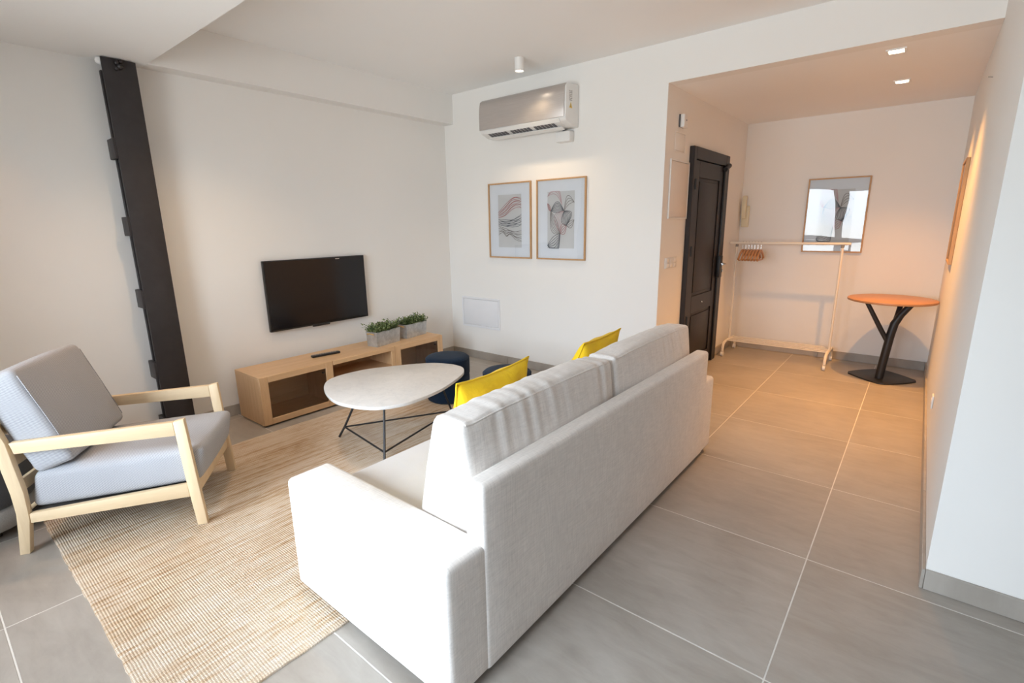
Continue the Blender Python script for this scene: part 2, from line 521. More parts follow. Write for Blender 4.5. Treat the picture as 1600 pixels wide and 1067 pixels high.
# ------------------------------------------------------------------ the room shell
def struct(name, x0, x1, y0, y1, z0, z1, mat, label=None):
    return tag(box(name, x0, x1, y0, y1, z0, z1, mat), label, kind='structure')
T = 0.14
floor = struct('floor', XL - T, XS + T, YR - T, YA + T, -0.10, -0.0008, GROUT, 'grey stone effect tile floor with pale grout joints')
TX0, TY0, TS, GAP = -0.215, 2.262, 0.75, 0.0040
def tile_mesh():
    bm = bmesh.new()
    h = (TS - GAP) / 2
    add_box(bm, -h, h, -h, h, -0.012, 0)
    es = [e for e in bm.edges if all(v.co.z > -0.001 for v in e.verts)]
    bmesh.ops.bevel(bm, geom=es, offset=0.0012, segments=1, affect='EDGES')
    bmesh.ops.recalc_face_normals(bm, faces=bm.faces)
    me = bpy.data.meshes.new('tile'); bm.to_mesh(me); bm.free(); me.materials.append(TILE)
    return me
tm = tile_mesh()
rooms = [(XL, XS, YR, YN), (XL, XR, YN, YB), (XD, XR, YB, YA)]
for i in range(-6, 5):
    for j in range(-6, 7):
        x0, y0 = TX0 + i * TS, TY0 + j * TS
        if any(x0 < b - 0.01 and x0 + TS > a + 0.01 and y0 < d - 0.01 and y0 + TS > c + 0.01 for a, b, c, d in rooms):
            mesh_obj('tile', tm, floor, (x0 + TS / 2, y0 + TS / 2, 0), (0, 0, random.choice((0, math.pi))))
struct('wall_left', XL - T, XL, YR - T, YB + T, 0, 2.86, WALL, 'off-white wall carrying the television')
struct('wall_back', XL, XD - T, YB, YB + T, 0, 2.86, WALL, 'off-white wall carrying the air conditioner')
struct('wall_door_side', XD - T, XD, YB, YA + T, 0, 2.86, WALL, 'off-white alcove wall holding the dark door')
struct('wall_alcove', XD, XR + T, YA, YA + T, 0, 2.86, WALL, 'off-white end wall of the entrance alcove')
struct('wall_right', XR, XR + T, YN, YA, 0, 2.86, WALL, 'off-white wall on the right of the alcove')
struct('wall_right_front', XR + T, XS + T, YN, YN + T, 0, 2.86, WALL, 'off-white wall face turning right by the corner')
struct('wall_side', XS, XS + T, YR - T, YN, 0, 2.86, WALL, 'off-white side wall outside the picture')
struct('wall_above_alcove', XD, XR, YB, YB + 0.12, ZL, 2.86, WALL, 'off-white header wall over the alcove opening')
struct('ceiling', XL, XS, 1.24, YB, ZC, 2.86, CEIL, 'white main ceiling of the living room')
struct('ceiling_lower', XL, XS, YR, 1.24, ZL, 2.86, CEIL, 'lower white ceiling slab over the armchair')
struct('ceiling_alcove', XD, XR, YB + 0.12, YA, ZL, 2.86, CEIL, 'low alcove ceiling with two square downlights')
struct('wall_soffit', XL, -3.93, 1.24, YB, ZL, ZC, WALL, 'boxed soffit along the top of the television wall')
bm = bmesh.new()
xs = [XL - 0.0] + [v for w in WIN for v in w] + [XS]
add_box(bm, XL, XS, YR - T, YR, 0, WZ0)
add_box(bm, XL, XS, YR - T, YR, WZ1, 2.86)
for a in range(0, len(xs), 2):
    add_box(bm, xs[a], xs[a + 1], YR - T, YR, WZ0, WZ1)
tag(from_bm('wall_rear', bm, WALL), 'off-white window wall behind the camera', kind='structure')
for k, (x0, x1) in enumerate(WIN):
    w = thing('window_%d' % (k + 1), ((x0 + x1) / 2, YR - 0.06, WZ0), 0, ('wider white framed window behind the camera, on the armchair side', 'narrower white framed window behind the camera, on the sofa side')[k], kind='structure')
    hw, hh, f = (x1 - x0) / 2, WZ1 - WZ0, 0.05
    bm = bmesh.new()
    for (a, b, c, d) in ((-hw, hw, 0, f), (-hw, hw, hh - f, hh), (-hw, -hw + f, f, hh - f), (hw - f, hw, f, hh - f), (-hw + f, hw - f, 0.50, 0.60)):
        add_box(bm, a, b, -0.03, 0.03, c, d)
    from_bm('window_frame', bm, WHITE_LACQ, w)
    box('window_pane', -hw + f, hw - f, -0.004, 0.004, f, 0.50, GLASS, w)
    box('window_pane', -hw + f, hw - f, -0.004, 0.004, 0.60, hh - f, GLASS, w)

# tile skirting, pieces 0.75 m long
BASE = TILE
def baseboard(name, axis, fixed, a0, a1, side, label):
    e = thing(name, (0, 0, 0), 0, label, kind='structure')
    n = max(1, round((a1 - a0) / 0.75))
    L = (a1 - a0) / n
    for k in range(n):
        p0, p1 = a0 + k * L + 0.001, a0 + (k + 1) * L - 0.001
        lo, hi = (fixed, fixed + 0.012) if side > 0 else (fixed - 0.012, fixed)
        if axis == 'y':
            box('skirting_tile', lo, hi, p0, p1, 0.001, 0.086, BASE, e, 0.0015, 1)
        else:
            box('skirting_tile', p0, p1, lo, hi, 0.001, 0.086, BASE, e, 0.0015, 1)
    return e
baseboard('baseboard_left', 'y', XL, YR, YB, 1, 'grey tile skirting along the television wall')
baseboard('baseboard_back', 'x', YB, XL + 0.012, XD + 0.012, -1, 'grey tile skirting under the air conditioner wall')
baseboard('baseboard_door_side_a', 'y', XD, YB, 4.43, 1, 'grey tile skirting before the dark door')
baseboard('baseboard_door_side', 'y', XD, 5.415, YA, 1, 'grey tile skirting between the dark door and the corner')
baseboard('baseboard_alcove', 'x', YA, XD + 0.012, XR - 0.012, -1, 'grey tile skirting along the alcove end wall')
baseboard('baseboard_right', 'y', XR, YN - 0.012, YA, -1, 'grey tile skirting along the right alcove wall')
baseboard('baseboard_right_front', 'x', YN, XR, XS, -1, 'grey tile skirting turning right at the corner')

# black built-up steel column against the left wall
col = thing('pillar', (XL, 1.09, 0), 0, 'black riveted steel column standing against the television wall', kind='structure')
box('front_plate', 0.105, 0.122, -0.085, 0.09, 0.0, ZL - 0.005, BLACK_STEEL, col, 0.003)
box('web', 0.0, 0.105, -0.045, 0.08, 0.0, ZL - 0.03, BLACK_STEEL, col)
box('rear_channel', 0.0, 0.03, -0.075, -0.045, 0.0, ZL - 0.06, BLACK_STEEL, col, 0.003)
for z in (1.93, 1.46, 0.99, 0.50, 0.1):
    box('batten_plate', 0.0, 0.118, -0.100, -0.075, z - 0.06, z + 0.06, BLACK_STEEL, col, 0.004)
bm = bmesh.new()
for (y, z, s) in ((-0.01, 2.425, 0.016), (0.005, 2.405, 0.02), (-0.015, 2.39, 0.014), (0.012, 2.435, 0.012)):
    bmesh.ops.create_icosphere(bm, subdivisions=1, radius=s, matrix=Matrix.Translation((0.125, y, z)))
from_bm('weld_lump', bm, BLACK_STEEL, col, True)
bm = bmesh.new()
bmesh.ops.create_icosphere(bm, subdivisions=2, radius=0.022, matrix=Matrix.Translation((0.085, -0.085, ZL - 0.022)))
from_bm('plaster_patch', bm, CEIL, col, True)

# door in the alcove
DW, DH = 0.985, 2.06
dr = thing('door_1', (XD, 4.4225, 0), math.pi / 2, 'dark brown panelled entrance door with black frame', kind='structure')
# local: x along wall (0..DW), -y out of the wall
bm = bmesh.new()
for (a, b, c, d) in ((0, 0.055, 0, DH), (DW - 0.10, DW, 0, DH), (0.055, DW - 0.10, DH - 0.10, DH)):
    add_box(bm, a, b, -0.045, -0.001, c, d)
bmesh.ops.bevel(bm, geom=list(bm.edges), offset=0.004, segments=1, affect='EDGES')
from_bm('door_frame', bm, DOOR_DARK, dr)
leaf_x0, leaf_x1, leaf_z1 = 0.06, DW - 0.105, DH - 0.105
box('door_leaf', leaf_x0, leaf_x1, -0.022, -0.001, 0.008, leaf_z1, DOOR_DARK, dr, 0.002)
bm = bmesh.new()
for (a, b, c, d) in ((leaf_x0, leaf_x0 + 0.12, 0.008, leaf_z1), (leaf_x1 - 0.13, leaf_x1, 0.008, leaf_z1), (leaf_x0 + 0.12, leaf_x1 - 0.13, leaf_z1 - 0.14, leaf_z1), (leaf_x0 + 0.12, leaf_x1 - 0.13, 0.60, 0.76), (leaf_x0 + 0.12, leaf_x1 - 0.13, 0.008, 0.15)):
    add_box(bm, a, b, -0.034, -0.022, c, d)
bmesh.ops.bevel(bm, geom=list(bm.edges), offset=0.004, segments=1, affect='EDGES')
from_bm('door_stile_frame', bm, DOOR_DARK, dr)
for (c, d) in ((0.15, 0.60), (0.76, leaf_z1 - 0.14)):
    box('door_panel', leaf_x0 + 0.15, leaf_x1 - 0.16, -0.030, -0.022, c + 0.03, d - 0.03, DOOR_DARK, dr, 0.006)
for z in (1.75, 1.18, 0.55):
    tube('hinge', [(0.058, -0.047, z - 0.045), (0.058, -0.047, z + 0.045)], 0.009, BLACK_METAL, dr)
box('closer_bar', leaf_x1 - 0.03, leaf_x1 + 0.01, -0.052, -0.034, 0.01, leaf_z1 - 0.02, BLACK_METAL, dr, 0.004)
tube('door_closer', [(leaf_x1 - 0.05, -0.055, leaf_z1 - 0.03), (leaf_x1 + 0.07, -0.055, leaf_z1 + 0.015)], 0.022, BLACK_METAL, dr)
lk = box('lock_case', leaf_x1 - 0.055, leaf_x1 + 0.025, -0.075, -0.036, 0.88, 1.10, BLACK_METAL, dr, 0.008)
tube('lock_cylinder', [(leaf_x1 - 0.015, -0.09, 0.95), (leaf_x1 - 0.015, -0.07, 0.95)], 0.016, CHROME, lk)
tube('handle', [(leaf_x1 - 0.015, -0.07, 1.02), (leaf_x1 - 0.015, -0.11, 1.02), (leaf_x1 - 0.12, -0.115, 1.02)], 0.009, CHROME, lk)
bm = bmesh.new(); bmesh.ops.create_uvsphere(bm, u_segments=12, v_segments=8, radius=0.009, matrix=Matrix.Translation((0.46, -0.037, 0.68)))
from_bm('spyhole', bm, CHROME, dr, True)

# ------------------------------------------------------------------ lamps (light lives in the lamp)
WARM = (1.0, 0.44, 0.095)
def downlight(loc, label, watts=165, cat='downlight', angle=104, group='square downlights in the alcove ceiling'):
    t = thing('recessed_downlight', loc, 0, label, cat, group)
    bm = bmesh.new()
    s, h = 0.052, 0.040
    for (a, b, c, d) in ((-s, s, -s, -h), (-s, s, h, s), (-s, -h, -h, h), (h, s, -h, h)):
        add_box(bm, a, b, c, d, -0.007, 0)
    from_bm('trim_plate', bm, WHITE, t)
    lathe('lens', [(0, -0.006), (0.038, -0.006), (0.040, -0.002), (0.040, 0)], MATS['lens_glow'], t, 24)
    spot(t, -0.012, WARM, watts, angle, 1.0, 0.025)
    return t
emit('lens_glow', (1.0, 0.86, 0.66), 14)
downlight((-0.288, 4.172, ZL), 'lit square downlight in the alcove ceiling nearer the header')
downlight((-0.288, 5.077, ZL), 'lit square downlight in the alcove ceiling nearer the end wall')
downlight((-3.55, 0.15, ZL), 'lit square downlight in the lower ceiling slab over the armchair', 22, group='square downlights in the lower slab')
downlight((-2.6, -0.55, ZL), 'lit square downlight in the lower ceiling slab near the windows', 9, group='square downlights in the lower slab')
def ceiling_spot(x, y, label, watts, angle, col):
    t = thing('ceiling_spotlight', (x, y, ZC), 0, label, 'spotlight', 'cylindrical ceiling spotlights')
    lathe('housing', [(0.029, -0.095), (0.036, -0.10), (0.038, -0.098), (0.038, -0.001), (0, -0.001)], WHITE, t, 32)
    lathe('lens', [(0, -0.094), (0.030, -0.094), (0.030, -0.090), (0, -0.090)], MATS['lens_glow'], t, 24)
    spot(t, -0.105, col, watts, angle, 0.8, 0.03)
ceiling_spot(-2.705, 3.46, 'white cylindrical spotlight fixed to the ceiling before the air conditioner', 28, 112, (1.0, 0.72, 0.43))
ceiling_spot(-3.10, 1.37, 'white cylindrical spotlight on the ceiling above the jute rug', 46, 112, (1.0, 0.66, 0.36))

# ------------------------------------------------------------------ rug
RX0, RX1, RY0, RY1 = -3.465, -1.479, 0.24, 3.24
bm = bmesh.new()
def rug_edge():
    P = []
    n = 60
    j = lambda s: random.uniform(-0.003, 0.003)
    for k in range(n): P.append((RX0 + (RX1 - RX0) * k / n, RY0 + j(k)))
    for k in range(n): P.append((RX1 + j(k), RY0 + (RY1 - RY0) * k / n))
    for k in range(n): P.append((RX1 - (RX1 - RX0) * k / n, RY1 + j(k)))
    for k in range(n): P.append((RX0 + j(k), RY1 - (RY1 - RY0) * k / n))
    return P
rc = ((RX0 + RX1) / 2, (RY0 + RY1) / 2)
pts = [(x - rc[0], y - rc[1]) for x, y in rug_edge()]
A = [bm.verts.new((x, y, 0.0005)) for x, y in pts]
Bq = [bm.verts.new((x, y, 0.008)) for x, y in pts]
Cq = [bm.verts.new((x * 0.995, y * 0.995, 0.010)) for x, y in pts]
for P, Q in ((A, Bq), (Bq, Cq)):
    for k in range(len(P)):
        bm.faces.new((P[k], P[(k + 1) % len(P)], Q[(k + 1) % len(P)], Q[k]))
bm.faces.new(Cq); bm.faces.new(A[::-1])
rug = from_bm('rug', bm, RUG, None, loc=(rc[0], rc[1], 0))
tag(rug, 'large woven jute rug in beige and brown under the coffee table', 'rug')
ZR = 0.0105

# ------------------------------------------------------------------ sofa (long axis along y, back towards +x)
SY0, SY1, SXB, SXF = 0.80, 3.105, -0.905, -1.79
so = thing('sofa', ((SXB + SXF) / 2, (SY0 + SY1) / 2, 0), 0, 'ivory linen two-seat sofa seen from behind', 'sofa')
def sl(x, y, z):
    return (x - (SXB + SXF) / 2, y - (SY0 + SY1) / 2, z)
def sbox(name, x0, x1, y0, y1, z0, z1, r, mat, **k):
    return softbox(name, x1 - x0, y1 - y0, z1 - z0, r, mat, so, loc=sl((x0 + x1) / 2, (y0 + y1) / 2, (z0 + z1) / 2), **k)
AW = 0.185
sbox('arm', SXF, SXB, SY0, SY0 + AW, 0.035, 0.497, 0.022, SOFA, n=(14, 4, 8), bulge=(0, 0.004, 0.006), wrinkle=0.0005)
sbox('arm', SXF, SXB, SY1 - AW, SY1, 0.035, 0.497, 0.022, SOFA, n=(14, 4, 8), bulge=(0, 0.004, 0.006), wrinkle=0.0005)
back = sbox('back_panel', SXB - 0.075, SXB + 0.004, SY0 + 0.155, SY1 - 0.155, 0.035, 0.690, 0.020, SOFA, n=(3, 20, 8), bulge=(0.004, 0, 0.001), wrinkle=0.0003)
sbox('seat_base', SXF + 0.03, SXB - 0.076, SY0 + AW + 0.002, SY1 - AW - 0.002, 0.04, 0.27, 0.015, SOFA, n=(4, 6, 3))
sbox('seat_cushion', SXF + 0.015, SXB - 0.078, SY0 + AW + 0.003, SY1 - AW - 0.003, 0.272, 0.415, 0.03, SOFA_SEAT, n=(10, 14, 3), bulge=(0, 0, 0.006), wrinkle=0.002)
box('plinth', *[v for v in (SXF + 0.04 - (SXB + SXF) / 2, SXB - 0.03 - (SXB + SXF) / 2)], SY0 + 0.03 - (SY0 + SY1) / 2, SY1 - 0.03 - (SY0 + SY1) / 2, 0.0115, 0.04, DARK_CLOTH, so)
for fx in (SXF + 0.09, SXB - 0.07):
    for fy in (SY0 + 0.07, SY1 - 0.07):
        lathe('foot', [(0, 0.0005 if fx > RX1 else ZR), (0.022, 0.0005 if fx > RX1 else ZR), (0.026, 0.036), (0, 0.036)], BLACK_PLASTIC, so, 16, sl(fx, fy, 0))
# back cushions: thick at the seat, thin and slumped at the top
def back_cushion(y0, y1, seed):
    zc0, zc1 = 0.418, 0.845
    sy, sz, sx = y1 - y0, zc1 - zc0, 0.265
    def df(q):
        u = (q.z + sz / 2) / sz                # 0 bottom .. 1 top
        v = abs(q.y) / (sy / 2)
        x = q.x * (1.0 - 0.48 * max(0, u) ** 1.3)
        x += 0.02 + 0.035 * u
        z = q.z - 0.012 * max(0, v - 0.5) ** 2 * 4 * u + 0.010 * u * max(0, v - 0.9) * 10
        y = q.y * (1 - 0.012 * u)
        # gathers running down from the top seam
        if u > 0.35:
            g = min(1, (u - 0.35) / 0.5)
            wv = math.sin(q.y * 62 + seed + 2.5 * hnoise(q.y, seed, 0, 6)) + 0.6 * math.sin(q.y * 109 + seed * 2)
            am = 0.0034 * g * max(0.1, 0.25 + 1.1 * hnoise(q.y, seed + 3, 0, 4))
            x += am * wv * (1 if q.x > 0 else -1)
            z += 0.5 * am * wv * (u > 0.8)
        return (x, y, z)
    c = softbox('back_cushion', sx, sy, sz, 0.032, SOFA_CUSH, so, n=(6, 90, 18), bulge=(0.030, 0.010, 0.016), wrinkle=0.003, wscale=8, deform=df,
                loc=sl(-1.14, (y0 + y1) / 2, (zc0 + zc1) / 2), seed=seed)
    # welted seam round the top face
    pp = []
    hx_, hy_, hz_ = sx / 2, sy / 2, sz / 2
    for (ex, n_) in ((1, 40), (-1, 40)):
        for k in range(n_ + 1):
            yy = (-1 + 2 * k / n_) * (hy_ - 0.02) * ex
            q = Vector((ex * (hx_ - 0.010), yy, hz_ - 0.0105))
            u_ = [q.x / hx_, q.y / hy_, q.z / hz_]
            q.z += 0.016 * (1 - u_[0] ** 2) * (1 - u_[1] ** 2)
            q.x += u_[0] * 0.030 * (1 - u_[1] ** 2) * max(0, 1 - u_[2] ** 2)
            pp.append(df(q))
    pp.append(pp[0])
    bm = bmesh.new()
    add_tube(bm, pp, 0.0035, 6, False)
    from_bm('seam_welt', bm, SOFA_CUSH, c, True)
    pts = []
    return c
back_cushion(0.995, 1.955, 1.3)
back_cushion(1.965, 2.915, 4.1)

# ------------------------------------------------------------------ yellow cushions
def throw_cushion(loc, rot, w, label, seed):
    n = 26
    bm = bmesh.new()
    V = {}
    for s in (-1, 1):
        for i in range(n + 1):
            for j in range(n + 1):
                u, v = -1 + 2 * i / n, -1 + 2 * j / n
                edge = i in (0, n) or j in (0, n)
                if edge and s == 1:
                    V[s, i, j] = V[-1, i, j]
                    continue
                f = max(0, (1 - abs(u) ** 2.4)) ** 0.5 * max(0, (1 - abs(v) ** 2.4)) ** 0.5
                # sides draw in between the spiky corners
                x = u * (w / 2) * (1 - 0.07 * (1 - v * v))
                y = v * (w / 2) * (1 - 0.07 * (1 - u * u))
                th = 0.072 * f * (1 + 0.25 * hnoise(u + seed, v, s, 2.0))
                th += 0.005 * f * math.sin(9 * u + 5 * v + seed) 
                V[s, i, j] = bm.verts.new((x, y, s * th))
    for s in (-1, 1):
        for i in range(n):
            for j in range(n):
                q = [V[s, i, j], V[s, i + 1, j], V[s, i + 1, j + 1], V[s, i, j + 1]]
                bm.faces.new(q if s > 0 else q[::-1])
    o = from_bm('throw_cushion', bm, YELLOW, None, True, None, loc, rot)
    tag(o, label, 'cushion', 'yellow cushions on the sofa')
    # piped seam
    bm = bmesh.new()
    P = []
    for k in range(4 * n):
        s_, q_ = divmod(k, n)
        a = -1 + 2 * q_ / n
        u, v = ((a, -1), (1, a), (-a, 1), (-1, -a))[s_]
        P.append((u * (w / 2) * (1 - 0.07 * (1 - v * v)), v * (w / 2) * (1 - 0.07 * (1 - u * u)), 0))
    P.append(P[0])
    add_tube(bm, P, 0.004, 6, False)
    from_bm('piping', bm, YELLOW, o, True)
    return o
throw_cushion((-1.335, 1.47, 0.645), (math.radians(90 - 13), math.radians(1.5), math.radians(-90)), 0.445, 'yellow cotton cushion leaning on the nearer sofa back cushion', 0.3)
throw_cushion((-1.385, 2.37, 0.632), (math.radians(90 - 24), 0, math.radians(-90 + 3)), 0.45, 'yellow cotton cushion leaning on the farther sofa back cushion', 2.2)

# ------------------------------------------------------------------ coffee table
K = 1.01 / 1.03
OUT = [(-2.962, 1.649), (-3.12, 1.797), (-3.128, 2.027), (-3.058, 2.205), (-2.882, 2.465), (-2.727, 2.555), (-2.595, 2.562), (-2.503, 2.503), (-2.424, 2.383), (-2.32, 2.107), (-2.292, 1.868), (-2.315, 1.739), (-2.387, 1.632), (-2.522, 1.571), (-2.708, 1.558)]
OUT = [(x * K, y * K) for x, y in OUT]
ccx, ccy = -2.66, 1.98
ct = thing('coffee_table', (ccx, ccy, ZR), 0, 'pebble-shaped marble coffee table on thin black rod legs', 'table')
loop = [(p.x - ccx, p.y - ccy) for p in catmull([(x, y, 0) for x, y in OUT], 6)]
prism('table_top', loop, 'z', 0.388 , 0.4095, MARBLE, ct, 0.004)
J = [(-2.955, 1.768), (-2.402, 1.688), (-2.578, 2.432)]
FT = [(-2.985, 1.738), (-2.378, 1.664), (-2.568, 2.462)]
TP = [(-2.84, 1.875), (-2.485, 1.775), (-2.612, 2.33)]
jz = 0.075
for f, j, tp in zip(FT, J, TP):
    tube('leg', [(f[0] - ccx, f[1] - ccy, 0.0045), (j[0] - ccx, j[1] - ccy, jz), (tp[0] - ccx, tp[1] - ccy, 0.389)], 0.0075, BLACK_METAL, ct)
for a, b in ((0, 1), (1, 2), (2, 0)):
    tube('stretcher', [(J[a][0] - ccx, J[a][1] - ccy, jz), (J[b][0] - ccx, J[b][1] - ccy, jz)], 0.006, BLACK_METAL, ct)

# ------------------------------------------------------------------ poufs
def pouf(x, y, label, z=0.0):
    t = thing('pouf', (x, y, z), 0, label, 'pouf', 'navy velvet poufs')
    lathe('body', [(0, 0.0005), (0.165, 0.0005), (0.178, 0.01), (0.18, 0.05), (0.18, 0.205), (0.176, 0.214), (0, 0.214)], NAVY, t, 48)
    lid = lathe('lid', [(0, 0.216), (0.177, 0.216), (0.182, 0.224), (0.183, 0.29), (0.183, 0.335), (0.178, 0.358), (0.165, 0.369), (0.12, 0.374), (0, 0.377)], NAVY, t, 48)
    bm = bmesh.new()
    add_tube(bm, [(0.180 * math.cos(a), 0.180 * math.sin(a), 0.352) for a in [2 * math.pi * k / 48 for k in range(49)]], 0.0035, 6, False)
    from_bm('piping', bm, NAVY, lid, True)
pouf(-2.965, 2.775, 'navy velvet pouf beside the media bench, behind the coffee table tip', ZR)
pouf(-2.29, 2.74, 'navy velvet pouf mostly hidden behind the yellow cushion', ZR)

# ------------------------------------------------------------------ media bench
BX0, BX1, BY0, BY1, BH = -3.985, -3.585, 1.505, 3.30, 0.385
tb = thing('media_bench', ((BX0 + BX1) / 2, (BY0 + BY1) / 2, 0), 0, 'low oak media bench with glass doors under the television', 'cabinet')
ox, oy = (BX0 + BX1) / 2, (BY0 + BY1) / 2
def bb(name, x0, x1, y0, y1, z0, z1, mat, parent=None, bev=0.0015):
    return box(name, x0 - ox, x1 - ox, y0 - oy, y1 - oy, z0, z1, mat, parent or tb, bev, 1)
FB = BX1 - 0.018
bb('top_board', BX0, FB - 0.0005, BY0, BY1, BH - 0.016, BH, OAK_Y)
bb('bottom_board', BX0, FB - 0.0005, BY0, BY1, 0.012, 0.030, OAK_Y)
bb('side_board', BX0, FB - 0.0005, BY0, BY0 + 0.016, 0.030, BH - 0.0165, OAK_Z)
bb('side_board', BX0, FB - 0.0005, BY1 - 0.016, BY1, 0.030, BH - 0.0165, OAK_Z)
D1, D2 = 2.085, 2.725
for d in (D1, D2):
    bb('divider', BX0 + 0.01, FB - 0.0005, d - 0.014, d + 0.014, 0.0305, BH - 0.0165, OAK_Z)
bb('back_board', BX0, BX0 + 0.008, BY0 + 0.017, BY1 - 0.017, 0.0305, BH - 0.0165, OAK_Y)
bb('plinth', BX0 + 0.01, FB - 0.02, BY0 + 0.01, BY1 - 0.01, 0.0005, 0.0118, BLACK_PLASTIC)
def glass_door(y0, y1, stile=0.062, rail=0.045):
    d = bb('door', FB, BX1, y0, y0 + stile, 0.016, BH - 0.002, OAK_Z)
    bb('door_stile', FB, BX1, y1 - stile, y1, 0.016, BH - 0.002, OAK_Z, d)
    bb('door_rail', FB, BX1, y0 + stile + 0.0003, y1 - stile - 0.0003, 0.016, 0.016 + rail, OAK_Y, d)
    bb('door_rail', FB, BX1, y0 + stile + 0.0003, y1 - stile - 0.0003, BH - 0.002 - rail, BH - 0.002, OAK_Y, d)
    bb('door_pane', FB + 0.006, FB + 0.010, y0 + stile - 0.004, y1 - stile + 0.004, 0.016 + rail - 0.004, BH + 0.002 - rail, SMOKE, d, 0)
    tube('knob', [(FB - 0.02 - ox, y1 - stile - 0.012 - oy, 0.30), (FB + 0.004 - ox, y1 - stile - 0.012 - oy, 0.30)], 0.007, BLACK_PLASTIC, d)
glass_door(BY0 + 0.001, 2.093)
glass_door(2.720, BY1 - 0.001)
dw = bb('drawer_front', FB, BX1, 2.097, 2.716, 0.016, 0.205, OAK_Y)
bb('niche_shelf', BX0 + 0.02, FB - 0.0005, D1 + 0.015, D2 - 0.015, 0.19, 0.205, OAK_Y)
bb('niche_rail', FB, BX1, 2.097, 2.716, BH - 0.036, BH - 0.002, OAK_Y)
bb('niche_stile', FB, BX1, 2.680, 2.716, 0.206, BH - 0.0365, OAK_Z)
# ------------------------------------------------------------------ remote, planters, television
rm = thing('remote_control', (-3.80, 2.165, BH + 0.0005), math.radians(82), 'slim black remote control lying on the media bench', 'remote')
softbox('body', 0.24, 0.045, 0.018, 0.007, BLACK_PLASTIC, rm, n=(4, 2, 2), loc=(0, 0, 0.009))
bm = bmesh.new()
for i in range(9):
    for j in (-1, 0, 1):
        add_box(bm, -0.095 + i * 0.021, -0.083 + i * 0.021, j * 0.012 - 0.0035, j * 0.012 + 0.0035, 0.0175, 0.0195)
o = from_bm('button_pad', bm, GREY_RUBBER, rm); o['kind'] = 'stuff'

def planter(x, y, rz, L, Wd, H, label, seed):
    rnd = random.Random(seed)
    t = thing('planter', (x, y, BH + 0.0005), rz, label, 'planter', 'zinc planters on the media bench')
    # open-topped tapered trough, long side along local y
    bm = bmesh.new()
    def ring(wx, wy, z):
        return [bm.verts.new((sx * wx / 2, sy * wy / 2, z)) for sx, sy in ((-1, -1), (1, -1), (1, 1), (-1, 1))]
    R = [ring(Wd - 0.012, L - 0.012, 0.0), ring(Wd, L, H - 0.006), ring(Wd + 0.005, L + 0.005, H - 0.004), ring(Wd + 0.005, L + 0.005, H), ring(Wd - 0.005, L - 0.005, H), ring(Wd - 0.016, L - 0.016, 0.006)]
    for P, Q in zip(R, R[1:]):
        for k in range(4):
            bm.faces.new((P[k], P[(k + 1) % 4], Q[(k + 1) % 4], Q[k]))
    bm.faces.new(R[0][::-1]); bm.faces.new(R[-1])
    from_bm('trough', bm, ZINC, t)
    box('soil', -Wd / 2 + 0.008, Wd / 2 - 0.008, -L / 2 + 0.008, L / 2 - 0.008, H - 0.03, H - 0.018, SOIL, t)
    for s in (-1, 1):
        pts = [(0.035 * math.cos(a), s * (L / 2 + 0.006 + 0.022 * math.sin(a)), H - 0.022 + 0.012 * math.sin(a)) for a in [math.pi * k / 10 for k in range(11)]]
        tube('rope_handle', pts, 0.006, JUTE, t, 8)
    V, F = [], []
    for k in range(130):
        bx, by = rnd.uniform(-Wd / 2, Wd / 2) * 0.85, rnd.uniform(-L / 2, L / 2) * 0.95
        lean = Vector((bx * 0.5 + rnd.uniform(-.02, .02), by * 0.12 + rnd.uniform(-.015, .015), 0))
        top = rnd.uniform(0.03, 0.078) * (0.85 + 0.3 * hnoise(bx + seed, by, 0, 12))
        for q in range(8):
            f = (q + 1.2) / 8.5
            c = Vector((bx, by, H - 0.02)) + lean * f + Vector((0, 0, (top + 0.02) * f))
            a = q * 2.4 + rnd.uniform(0, 1)
            l = rnd.uniform(0.026, 0.042) * (1.1 - 0.35 * f)
            dirv = Vector((math.cos(a), math.sin(a), rnd.uniform(0.1, 0.9))).normalized()
            side = dirv.cross(Vector((0, 0, 1))).normalized() * l * 0.27
            nrm = side.cross(dirv).normalized()
            i = len(V)
            V += [c, c + dirv * l * 0.5 + side + nrm * 0.002, c + dirv * l, c + dirv * l * 0.5 - side + nrm * 0.002]
            F.append((i, i + 1, i + 2, i + 3))
    me = bpy.data.meshes.new('foliage'); me.from_pydata([tuple(v) for v in V], [], F); me.materials.append(LEAF)
    fo = mesh_obj('foliage', me, t)
    fo['kind'] = 'stuff'
    return t
planter(-3.752, 2.728, math.radians(10), 0.305, 0.13, 0.135, 'zinc planter of small green leaves, nearer the television', 3)
planter(-3.802, 3.105, math.radians(8), 0.29, 0.13, 0.135, 'zinc planter of small green leaves at the far bench end', 8)

tv = thing('television', (XL, 2.295, 0.612), 0, 'black flat-screen television mounted on the wall', 'television')
box('cabinet', 0.020, 0.050, -0.465, 0.465, 0.0, 0.572, BLACK_PLASTIC, tv, 0.004)
box('screen', 0.0501, 0.0515, -0.456, 0.456, 0.014, 0.563, SCREEN, tv)
box('sensor_bar', 0.040, 0.054, -0.10, 0.06, -0.012, 0.006, BLACK_PLASTIC, tv, 0.003)
box('wall_bracket', 0.001, 0.020, -0.20, 0.20, 0.10, 0.45, BLACK_METAL, tv)
box('maker_badge', 0.0516, 0.0520, 0.17, 0.21, 0.552, 0.558, CHROME, tv)

# ------------------------------------------------------------------ armchair
ca = math.radians(55.5)
fx, fy = math.cos(ca), math.sin(ca)
ch = thing('armchair', (-2.583, 0.74, 0), ca, 'pale wood armchair with grey twill cushions beside the rug edge', 'armchair')
